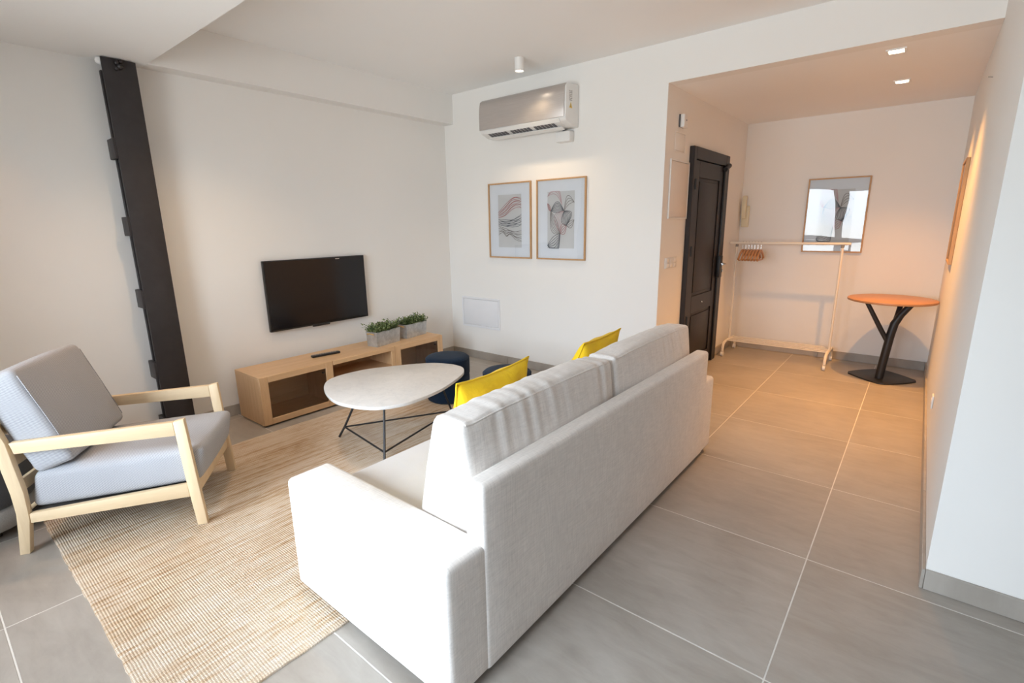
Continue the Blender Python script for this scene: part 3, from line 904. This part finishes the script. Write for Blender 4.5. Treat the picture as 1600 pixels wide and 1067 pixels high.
# local x forward (0 = front foot), y from near side (0) to far side (0.60)
CWd = 0.615
TH = 0.032
zf, zb = ZR + 0.0005, 0.0005
for y in (0.0, CWd - TH):
    prism('leg', [(-0.034, zf), (0.010, zf), (-0.002, 0.235), (-0.018, 0.566), (-0.064, 0.556), (-0.050, 0.235)], 'y', y, y + TH, BIRCH_Z, ch, 0.003)
    prism('armrest', [(-0.0645, 0.5555), (-0.690, 0.540), (-0.680, 0.488), (-0.0615, 0.488)], 'y', y, y + TH, BIRCH, ch, 0.003)
    prism('side_rail', [(-0.0505, 0.235), (-0.681, 0.196), (-0.684, 0.150), (-0.0465, 0.168)], 'y', y + 0.002, y + TH - 0.002, BIRCH, ch, 0.003)
    prism('leg', [(-0.752, zb), (-0.714, zb), (-0.684, 0.17), (-0.681, 0.30), (-0.702, 0.54), (-0.770, 0.80), (-0.812, 0.79), (-0.752, 0.54), (-0.730, 0.30), (-0.728, 0.20)], 'y', y, y + TH, BIRCH_Z, ch, 0.003)
for (x0, x1, z0, z1, nm) in ((-0.048, -0.012, 0.168, 0.232, 'front_rail'), (-0.72, -0.69, 0.155, 0.20, 'rear_rail')):
    box(nm, x0, x1, TH + 0.0005, CWd - TH - 0.0005, z0, z1, BIRCH, ch, 0.003)
for (xx, zz) in ((-0.79, 0.755), (-0.745, 0.585), (-0.722, 0.44), (-0.712, 0.32)):
    box('back_slat', xx - 0.009, xx + 0.009, TH + 0.0005, CWd - TH - 0.0005, zz - 0.028, zz + 0.028, BIRCH, ch, 0.003)
box('seat_deck', -0.69, -0.05, TH + 0.001, CWd - TH - 0.001, 0.186, 0.198, DARK_CLOTH, ch)
def seat_df(q):
    u = (q.x + 0.345) / 0.69
    return (q.x + 0.018 * q.z / 0.1, q.y, q.z + 0.028 * u)
seat = softbox('seat_cushion', 0.695, CWd - 2 * TH - 0.006, 0.175, 0.032, CHAIR_CLOTH, ch, n=(16, 14, 5), bulge=(0.012, 0.004, 0.022), wrinkle=0.003, deform=seat_df, loc=(-0.325, CWd / 2, 0.289))
def cush_df(q):
    return (q.x, q.y, q.z)
bk = softbox('back_cushion', 0.165, CWd - 2 * TH - 0.01, 0.47, 0.030, CHAIR_CLOTH, ch, n=(5, 14, 14), bulge=(0.022, 0.006, 0.01), wrinkle=0.004, loc=(-0.640, CWd / 2, 0.612), rot=(0, math.radians(-19), 0), seed=2.0)
for sgn in (-1, 1):
    bm = bmesh.new()
    yy = sgn * ((CWd - 2 * TH - 0.01) / 2 - 0.012)
    P = [(0.0815, yy, -0.20), (0.0825, yy, -0.1), (0.0835, yy, 0), (0.0825, yy, 0.1), (0.0815, yy, 0.20)]
    add_tube(bm, P, 0.0022, 6, True)
    from_bm('seam_piping', bm, CHAIR_CLOTH, bk, True)

# dark upholstered stool half hidden behind the armchair
t = thing('footstool', (-3.43, 0.02, 0), 0, 'dark grey fabric footstool partly hidden behind the armchair', 'stool')
lathe('cover', [(0, 0.16), (0.235, 0.16), (0.245, 0.18), (0.24, 0.38), (0.22, 0.42), (0.15, 0.435), (0, 0.44)], DARK_GREY_CLOTH, t, 40)
lathe('base_ring', [(0, 0.05), (0.23, 0.05), (0.262, 0.075), (0.268, 0.105), (0.262, 0.135), (0.235, 0.158), (0, 0.158)], MID_GREY_CLOTH, t, 40)
for a in (0.4, 1.97, 3.54, 5.11):
    tube('leg', [(0.15 * math.cos(a), 0.15 * math.sin(a), 0.0005), (0.14 * math.cos(a), 0.14 * math.sin(a), 0.06)], 0.018, BLACK_PLASTIC, t)

# ------------------------------------------------------------------ air conditioner
AX0, AX1 = -3.37, -2.42
ac = thing('air_conditioner', ((AX0 + AX1) / 2, YB, 2.22), 0, 'silver and white split air conditioner mounted high on the wall', 'air conditioner')
ah = (AX1 - AX0) / 2
# local: -y out of wall; z from 0 (=2.22)
prof = [(-0.001, 0.345), (-0.17, 0.335), (-0.195, 0.315), (-0.205, 0.07), (-0.19, 0.045), (-0.10, 0.015), (-0.001, 0.012)]
prism('casing', prof, 'x', -ah, ah, WHITE, ac, 0.006)
fp = [(-0.172, 0.338), (-0.200, 0.318), (-0.214, 0.26), (-0.218, 0.18), (-0.216, 0.075), (-0.206, 0.075), (-0.196, 0.31), (-0.172, 0.334)]
prism('front_panel', fp, 'x', -ah + 0.001, ah - 0.012, SILVER, ac, 0.0015, 60)
fl = prism('outlet', [(-0.206, 0.068), (-0.192, 0.046), (-0.120, 0.021), (-0.118, 0.018), (-0.196, 0.040), (-0.212, 0.066)], 'x', -ah + 0.05, ah - 0.06, WHITE, ac)
for i in range(20):
    x = -ah + 0.10 + i * (2 * ah - 0.24) / 19.0
    if i % 7 == 6:
        continue
    bm = bmesh.new()
    add_box(bm, x - 0.014, x + 0.014, -0.030, 0.030, -0.002, 0.003, Matrix.Translation((0, -0.163, 0.0295)) @ Matrix.Rotation(-0.30, 4, 'X'))
    from_bm('outlet_slot', bm, DOT_DARK, fl)
bm = bmesh.new()
add_box(bm, -ah + 0.07, ah - 0.07, -0.006, 0.040, -0.003, 0.003, Matrix.Translation((0, -0.145, 0.008)) @ Matrix.Rotation(-0.35, 4, 'X'))
from_bm('louvre_flap', bm, WHITE, ac)
st = prism('warning_sticker', [(-0.150, 0.150), (-0.105, 0.150), (-0.128, 0.195)], 'x', ah + 0.0003, ah + 0.0009, WARN, ac)
prism('warning_mark', [(-0.132, 0.157), (-0.124, 0.157), (-0.128, 0.183)], 'x', ah + 0.001, ah + 0.0014, DOT_DARK, st)
bm = bmesh.new()
for i in range(3):
    for j in range(6):
        add_box(bm, ah + 0.0003, ah + 0.0009, -0.150 + i * 0.017, -0.142 + i * 0.017, 0.205 + j * 0.014, 0.205 + j * 0.014 + random.uniform(0.006, 0.011))
o = from_bm('side_print', bm, GREY_RUBBER, ac); o['kind'] = 'stuff'
pb = thing('pipe_cover', (-2.535, YB, 2.125), 0, 'small white pipe cover box on the wall under the air conditioner', 'pipe cover')
softbox('cover_body', 0.145, 0.075, 0.085, 0.008, WHITE, pb, n=(3, 2, 3), loc=(0, -0.038, 0.0425))
tube('drain_pipe', [(0.0, -0.05, 0.08), (0.0, -0.05, 0.104)], 0.012, DOT_DARK, pb)

# ------------------------------------------------------------------ framed prints
def ribbon(bm, pts, w, y):
    """flat ink stroke lying in the sheet plane (xz) at depth y"""
    P = [Vector((p[0], p[1])) for p in pts]
    prev = None
    for i, p in enumerate(P):
        t = P[min(i + 1, len(P) - 1)] - P[max(i - 1, 0)]
        n = Vector((-t.y, t.x)).normalized() if t.length > 1e-9 else Vector((0, 1))
        ww = w * (0.6 + 0.5 * math.sin(math.pi * i / (len(P) - 1)))
        a = bm.verts.new((p.x + n.x * ww, y, p.y + n.y * ww)); b = bm.verts.new((p.x - n.x * ww, y, p.y - n.y * ww))
        if prev:
            bm.faces.new((prev[0], a, b, prev[1]))
        prev = (a, b)
def print_strokes(style):
    """lists of (material, [polyline in 0..1 sheet coordinates])"""
    out = {INK_RED: [], INK_DARK: [], INK_TAUPE: [], INK_PINK: []}
    def bundle(mat, top, bot, n):
        for k in range(n):
            f = k / (n - 1)
            pts = [(a[0], a[1] * (1 - f) + b[1] * f + 0.010 * math.sin(7 * a[0] + k * 2.3)) for a, b in zip(top, bot)]
            out[mat].append([(v.x, v.y) for v in catmull([(p[0], p[1], 0) for p in pts], 6, False)])
    def sheaf(mat, a, b, bow0, bow1, n, skew=0.0):
        ax, ay = a; bx, by = b
        dx, dy = bx - ax, by - ay
        for k in range(n):
            bw = bow0 + (bow1 - bow0) * k / max(1, n - 1)
            pts = []
            for s in range(13):
                u = s / 12
                e = math.sin(math.pi * (u ** (1 + skew))) * bw
                pts.append((min(1, max(0, ax + dx * u - dy * e)), min(1, max(0, ay + dy * u + dx * e))))
            out[mat].append(pts)
    if style == 'waves':
        bundle(INK_RED, [(0, .67), (.3, .80), (.6, .93), (.8, .95), (1, .91)], [(0, .57), (.3, .60), (.6, .72), (.8, .76), (1, .74)], 9)
        bundle(INK_DARK, [(0, .54), (.3, .52), (.6, .53), (.85, .58), (1, .62)], [(0, .44), (.3, .40), (.6, .395), (.85, .41), (1, .43)], 9)
        bundle(INK_TAUPE, [(0, .42), (.2, .37), (.35, .35), (.5, .33), (.75, .31), (1, .32)], [(0, .24), (.2, .28), (.35, .20), (.5, .25), (.75, .16), (1, .11)], 9)
    else:
        A, Bn, C, D, E = (.12, .66), (.63, .66), (.72, .40), (.49, .26), (.0, .05)
        sheaf(INK_DARK, A, Bn, -0.05, 0.32, 8)
        sheaf(INK_DARK, Bn, C, -0.55, 0.9, 10)
        sheaf(INK_TAUPE, A, D, -0.38, 0.10, 7)
        sheaf(INK_PINK, Bn, D, -0.75, -0.1, 6)
        sheaf(INK_DARK, D, E, -0.1, 0.55, 8)
        sheaf(INK_TAUPE, Bn, (1, .80), 0.1, 0.5, 4)
        sheaf(INK_TAUPE, C, (1, .50), -0.3, 0.1, 4)
        sheaf(INK_PINK, (0, .92), (.55, .76), 0.2, 0.5, 5)
        sheaf(INK_RED, (0, .80), A, -0.2, 0.2, 4)
        sheaf(INK_RED, C, D, -0.4, 0.3, 5)
    return {m: l for m, l in out.items() if l}
def framed(loc, rz, w, h, style, label, wavy=0.0, group='oak framed abstract line prints'):
    t = thing('framed_print', loc, rz, label, 'picture', group)
    fw, dp = 0.013, 0.022
    hw = w / 2
    bm = bmesh.new()
    for (a, b, c, d) in ((-hw, hw, 0, fw), (-hw, hw, h - fw, h), (-hw, -hw + fw, fw, h - fw), (hw - fw, hw, fw, h - fw)):
        add_box(bm, a, b, -dp, -0.001, c, d)
    bmesh.ops.bevel(bm, geom=list(bm.edges), offset=0.0015, segments=1, affect='EDGES')
    from_bm('frame', bm, FRAME_WOOD, t)
    box('mat_board', -hw + fw, hw - fw, -0.007, -0.002, fw, h - fw, PAPER, t)
    aw, ah_ = w * 0.545, h * 0.70
    az = h * 0.145
    art = box('artwork', -aw / 2, aw / 2, -0.0085, -0.0072, az, az + ah_, ART, t)
    for m, lines in print_strokes(style).items():
        bm = bmesh.new()
        for i, l in enumerate(lines):
            ribbon(bm, [(-aw / 2 + u * aw, az + v * ah_) for u, v in l], 0.0022, -0.0088 - 0.00002 * i)
        o = from_bm('ink_strokes', bm, m, art); o['kind'] = 'stuff'
    bm = bmesh.new()
    n = 28
    g = {}
    for i in range(n + 1):
        for j in range(n + 1):
            u, v = i / n, j / n
            x, z = -hw + fw - 0.002 + u * (w - 2 * fw + 0.004), fw - 0.002 + v * (h - 2 * fw + 0.004)
            e = min(1, 6 * u * (1 - u)) * min(1, 6 * v * (1 - v))
            off = wavy * (math.sin(2.1 * math.pi * u + 0.5) * math.cos(1.2 * math.pi * v - 0.6) + 0.55 * math.sin(3.3 * math.pi * v + 2.4 * u + 1.0)) 
            g[i, j] = bm.verts.new((x, -0.0145 + off, z))
    for i in range(n):
        for j in range(n):
            bm.faces.new((g[i, j], g[i + 1, j], g[i + 1, j + 1], g[i, j + 1]))
    from_bm('acrylic_pane', bm, ACRYLIC, t, True)
    return t
framed((-3.189, YB, 1.112), 0, 0.533, 0.722, 'waves', 'framed print of red and grey wavy bands, left of the pair under the air conditioner', 0.0004)
framed((-2.592, YB, 1.112), 0, 0.533, 0.722, 'petals', 'framed print of looped petal lines, right of the pair under the air conditioner', 0.0004)
framed((-0.735, YA, 1.110), 0, 0.530, 0.735, 'petals', 'oak framed print with bright window reflections above the clothes rack', 0.0005)
framed((XR, 5.06, 1.105), -math.pi / 2, 0.530, 0.735, 'waves', 'oak framed print seen edge-on, hanging on the right alcove wall', 0.0004)

# ------------------------------------------------------------------ wall fittings
def wall_panel(name, loc, rz, w, h, label, cat, face, rim, depth=0.012, edge=0.022, knob=False):
    t = thing(name, loc, rz, label, cat)
    bm = bmesh.new()
    hw = w / 2
    for (a, b, c, d) in ((-hw, hw, 0, edge), (-hw, hw, h - edge, h), (-hw, -hw + edge, edge, h - edge), (hw - edge, hw, edge, h - edge)):
        add_box(bm, a, b, -depth, -0.001, c, d)
    bmesh.ops.bevel(bm, geom=list(bm.edges), offset=0.002, segments=1, affect='EDGES')
    from_bm('rim', bm, rim, t)
    box('cover', -hw + edge + 0.003, hw - edge - 0.003, -depth + 0.002, -0.001, edge + 0.003, h - edge - 0.003, face, t, 0.002)
    if knob:
        box('latch', 0.02, 0.08, -depth - 0.006, -depth + 0.003, edge - 0.004, edge + 0.012, rim, t, 0.003)
    return t
wall_panel('access_panel', (-3.615, YB, 0.352), 0, 0.545, 0.33, 'white square access panel low on the wall near the corner', 'access panel', WHITE_LACQ, WHITE_LACQ, knob=True)
wall_panel('fuse_box', (XD, 4.212, 1.462), math.pi / 2, 0.40, 0.462, 'cream fuse box cover beside the dark door', 'fuse box', CREAM_PANEL, WHITE, depth=0.014, edge=0.012)
wall_panel('junction_cover', (XD, 4.195, 1.988), math.pi / 2, 0.215, 0.15, 'small wall-coloured junction cover above the fuse box', 'wall cover', WALL, WALL, depth=0.006, edge=0.008)
t = thing('alarm_sensor', (XD, 4.19, 2.168), math.pi / 2, 'small white alarm sensor box high on the door wall', 'sensor')
softbox('sensor_body', 0.085, 0.035, 0.10, 0.010, WHITE, t, n=(3, 2, 3), loc=(0.0, -0.028, 0.05))
box('mount', -0.045, 0.045, -0.010, -0.001, 0.005, 0.10, DOT_DARK, t, 0.002)
bm = bmesh.new(); bmesh.ops.create_uvsphere(bm, u_segments=10, v_segments=6, radius=0.006, matrix=Matrix.Translation((0.0, -0.046, 0.055)))
from_bm('sensor_eye', bm, GREY_RUBBER, t, True)
t = thing('light_switch', (XD, 4.13, 1.06), math.pi / 2, 'white six-gang light switch plate between corner and dark door', 'light switch')
box('plate', -0.12, 0.12, -0.009, -0.001, 0, 0.088, WHITE, t, 0.002)
for i in range(3):
    for j in range(2):
        box('rocker', -0.108 + i * 0.074, -0.042 + i * 0.074, -0.014, -0.0092, 0.006 + j * 0.04, 0.042 + j * 0.04, WHITE, t, 0.003)
t = thing('wall_socket', (XR, 3.92, 0.285), -math.pi / 2, 'white wall socket low on the right alcove wall', 'socket')
box('plate', -0.04, 0.04, -0.010, -0.001, 0, 0.08, WHITE, t, 0.003)
tube('socket_well', [(0, -0.0125, 0.04), (0, -0.009, 0.04)], 0.021, CREAM_PANEL, t, 20)
t = thing('intercom_phone', (-1.588, YA, 1.37), 0, 'ivory intercom handset on the wall beside the alcove corner', 'intercom')
softbox('base', 0.075, 0.03, 0.23, 0.010, IVORY, t, n=(2, 2, 4), loc=(0.005, -0.016, 0.115))
def hs(q):
    return (q.x, q.y - 0.012 * (1 - (q.z / 0.13) ** 2) + 0.012, q.z)
softbox('handset', 0.046, 0.034, 0.25, 0.013, IVORY, t, n=(2, 2, 10), deform=lambda q: (q.x, q.y + 0.018 * (q.z / 0.125) ** 2 - 0.02, q.z), loc=(-0.005, -0.048, 0.215))
tube('wall_nail', [(0, 0, 0), (-0.02, 0, 0.004)], 0.002, GREY_RUBBER)
bpy.data.objects['wall_nail'].location = (XR - 0.0005, 3.98, 2.18)
tag(bpy.data.objects['wall_nail'], 'tiny bare nail high on the right alcove wall', 'nail')

# ------------------------------------------------------------------ clothes rack and hangers
RKY = 5.77
rk = thing('clothes_rack', (-1.08, RKY, 0), 0, 'cream metal clothes rack on castors against the alcove wall', 'clothes rack')
PX = 0.48
for s in (-1, 1):
    tube('post', [(s * PX, 0, 0.16), (s * PX, 0, 1.195)], 0.012, CREAM_METAL, rk, 12)
    pts = [(s * PX, -0.225, 0.055), (s * PX, -0.222, 0.10), (s * PX, -0.200, 0.135), (s * PX, -0.16, 0.150), (s * PX, 0, 0.152), (s * PX, 0.16, 0.150), (s * PX, 0.200, 0.135), (s * PX, 0.222, 0.10), (s * PX, 0.225, 0.055)]
    b = tube('base_bow', pts, 0.014, CREAM_METAL, rk, 12)
    for yy in (-0.225, 0.225):
        c = tube('castor', [(s * PX - 0.012, yy, 0.026), (s * PX + 0.012, yy, 0.026)], 0.0255, WHITE, rk, 20)
        tube('castor_stem', [(s * PX, yy, 0.03), (s * PX, yy, 0.06)], 0.006, GREY_RUBBER, c)
    tube('post_collar', [(s * PX, 0, 1.17), (s * PX, 0, 1.198)], 0.015, GREY_RUBBER, rk, 12)
tube('hanging_rail', [(-0.55, 0, 1.208), (0.545, 0, 1.208)], 0.0125, CREAM_METAL, rk, 14)
for yy in (-0.12, -0.06, 0.0, 0.06, 0.12):
    tube('shoe_rod', [(-PX, yy, 0.160), (PX, yy, 0.160)], 0.006, CREAM_METAL, rk, 8)

def make_hanger():
    t = thing('coat_hanger', (0, 0, 0), 0, 'wooden coat hanger', 'hanger', 'wooden hangers on the clothes rack')
    P = []
    for k in range(15):
        u = -1 + 2 * k / 14
        P.append((0, u * 0.20, -0.075 - 0.085 * abs(u) ** 1.5))
    bm = bmesh.new()
    add_tube(bm, P, 0.011, 8, True, [0.014 - 0.004 * abs(-1 + 2 * k / 14) for k in range(15)])
    add_tube(bm, [(0, -0.165, -0.135), (0, -0.155, -0.175), (0, 0.155, -0.175), (0, 0.165, -0.135)], 0.006, 8)
    from_bm('yoke', bm, HANGER_WOOD, t, True, 60)
    hk = [(0, 0.0, -0.075), (0, 0, -0.04)] + [(0, 0.018 * math.sin(a) , -0.0 + -0.018 * math.cos(a) - 0.0) for a in [math.radians(d) for d in range(0, 250, 25)]]
    tube('hook', hk, 0.0018, CHROME, t, 6)
    return t
h0 = make_hanger()
hx = [-1.50 + 0.030 * k for k in range(7)]
hl = ['wooden coat hanger at the end of the rail beside the rack post', 'second wooden coat hanger from the rack post', 'third wooden coat hanger from the rack post', 'middle one of the seven wooden coat hangers', 'fifth wooden coat hanger from the rack post', 'sixth wooden coat hanger from the rack post', 'wooden coat hanger farthest along the rail from the rack post']
for k, x in enumerate(hx):
    h = h0 if k == 0 else copy_tree(h0)
    h.location = (x, RKY, 1.208 + 0.0)
    h.rotation_euler = (0, 0, math.radians(random.uniform(-1.0, 1.0) + 4))
    h['label'] = hl[k]

# ------------------------------------------------------------------ round table
rt = thing('bistro_table', (-0.16, 5.61, 0), 0, 'round beech table with black branching pedestal in the alcove', 'table')
lathe('table_top', [(0, 0.712), (0.322, 0.712), (0.331, 0.716), (0.333, 0.724), (0.331, 0.733), (0.326, 0.736), (0, 0.736)], TABLE_WOOD, rt, 72)
corners = [(-0.262, -0.02), (0.03, -0.285), (0.285, 0.0), (-0.01, 0.275)]
pl = []
for k in range(4):
    a, b = Vector(corners[k]), Vector(corners[(k + 1) % 4])
    mid = (a + b) / 2
    out = mid.normalized() * 0.022
    for s in (0.08, 0.3, 0.5, 0.7, 0.92):
        pl.append(tuple(a.lerp(b, s) + out * (1 - (2 * s - 1) ** 2)))
bm = bmesh.new()
prism('base_plate', pl, 'z', 0.0005, 0.012, BLACK_METAL, rt, 0.003)
def lean(pts, radii, name):
    return tube(name, pts, 0.03, BLACK_METAL, rt, 16, radii)
lean([(0.0, -0.09, 0.011), (0.015, -0.085, 0.20), (0.035, -0.075, 0.42), (0.05, -0.065, 0.52), (0.085, -0.05, 0.60), (0.155, -0.03, 0.712)], [0.033] * 4 + [0.028, 0.026], 'trunk')
lean([(0.018, -0.075, 0.36), (-0.04, -0.08, 0.46), (-0.175, -0.10, 0.712)], [0.02, 0.02, 0.018], 'branch')
lean([(0.045, -0.055, 0.48), (0.06, -0.01, 0.58), (0.075, 0.06, 0.712)], [0.022, 0.022, 0.02], 'branch')
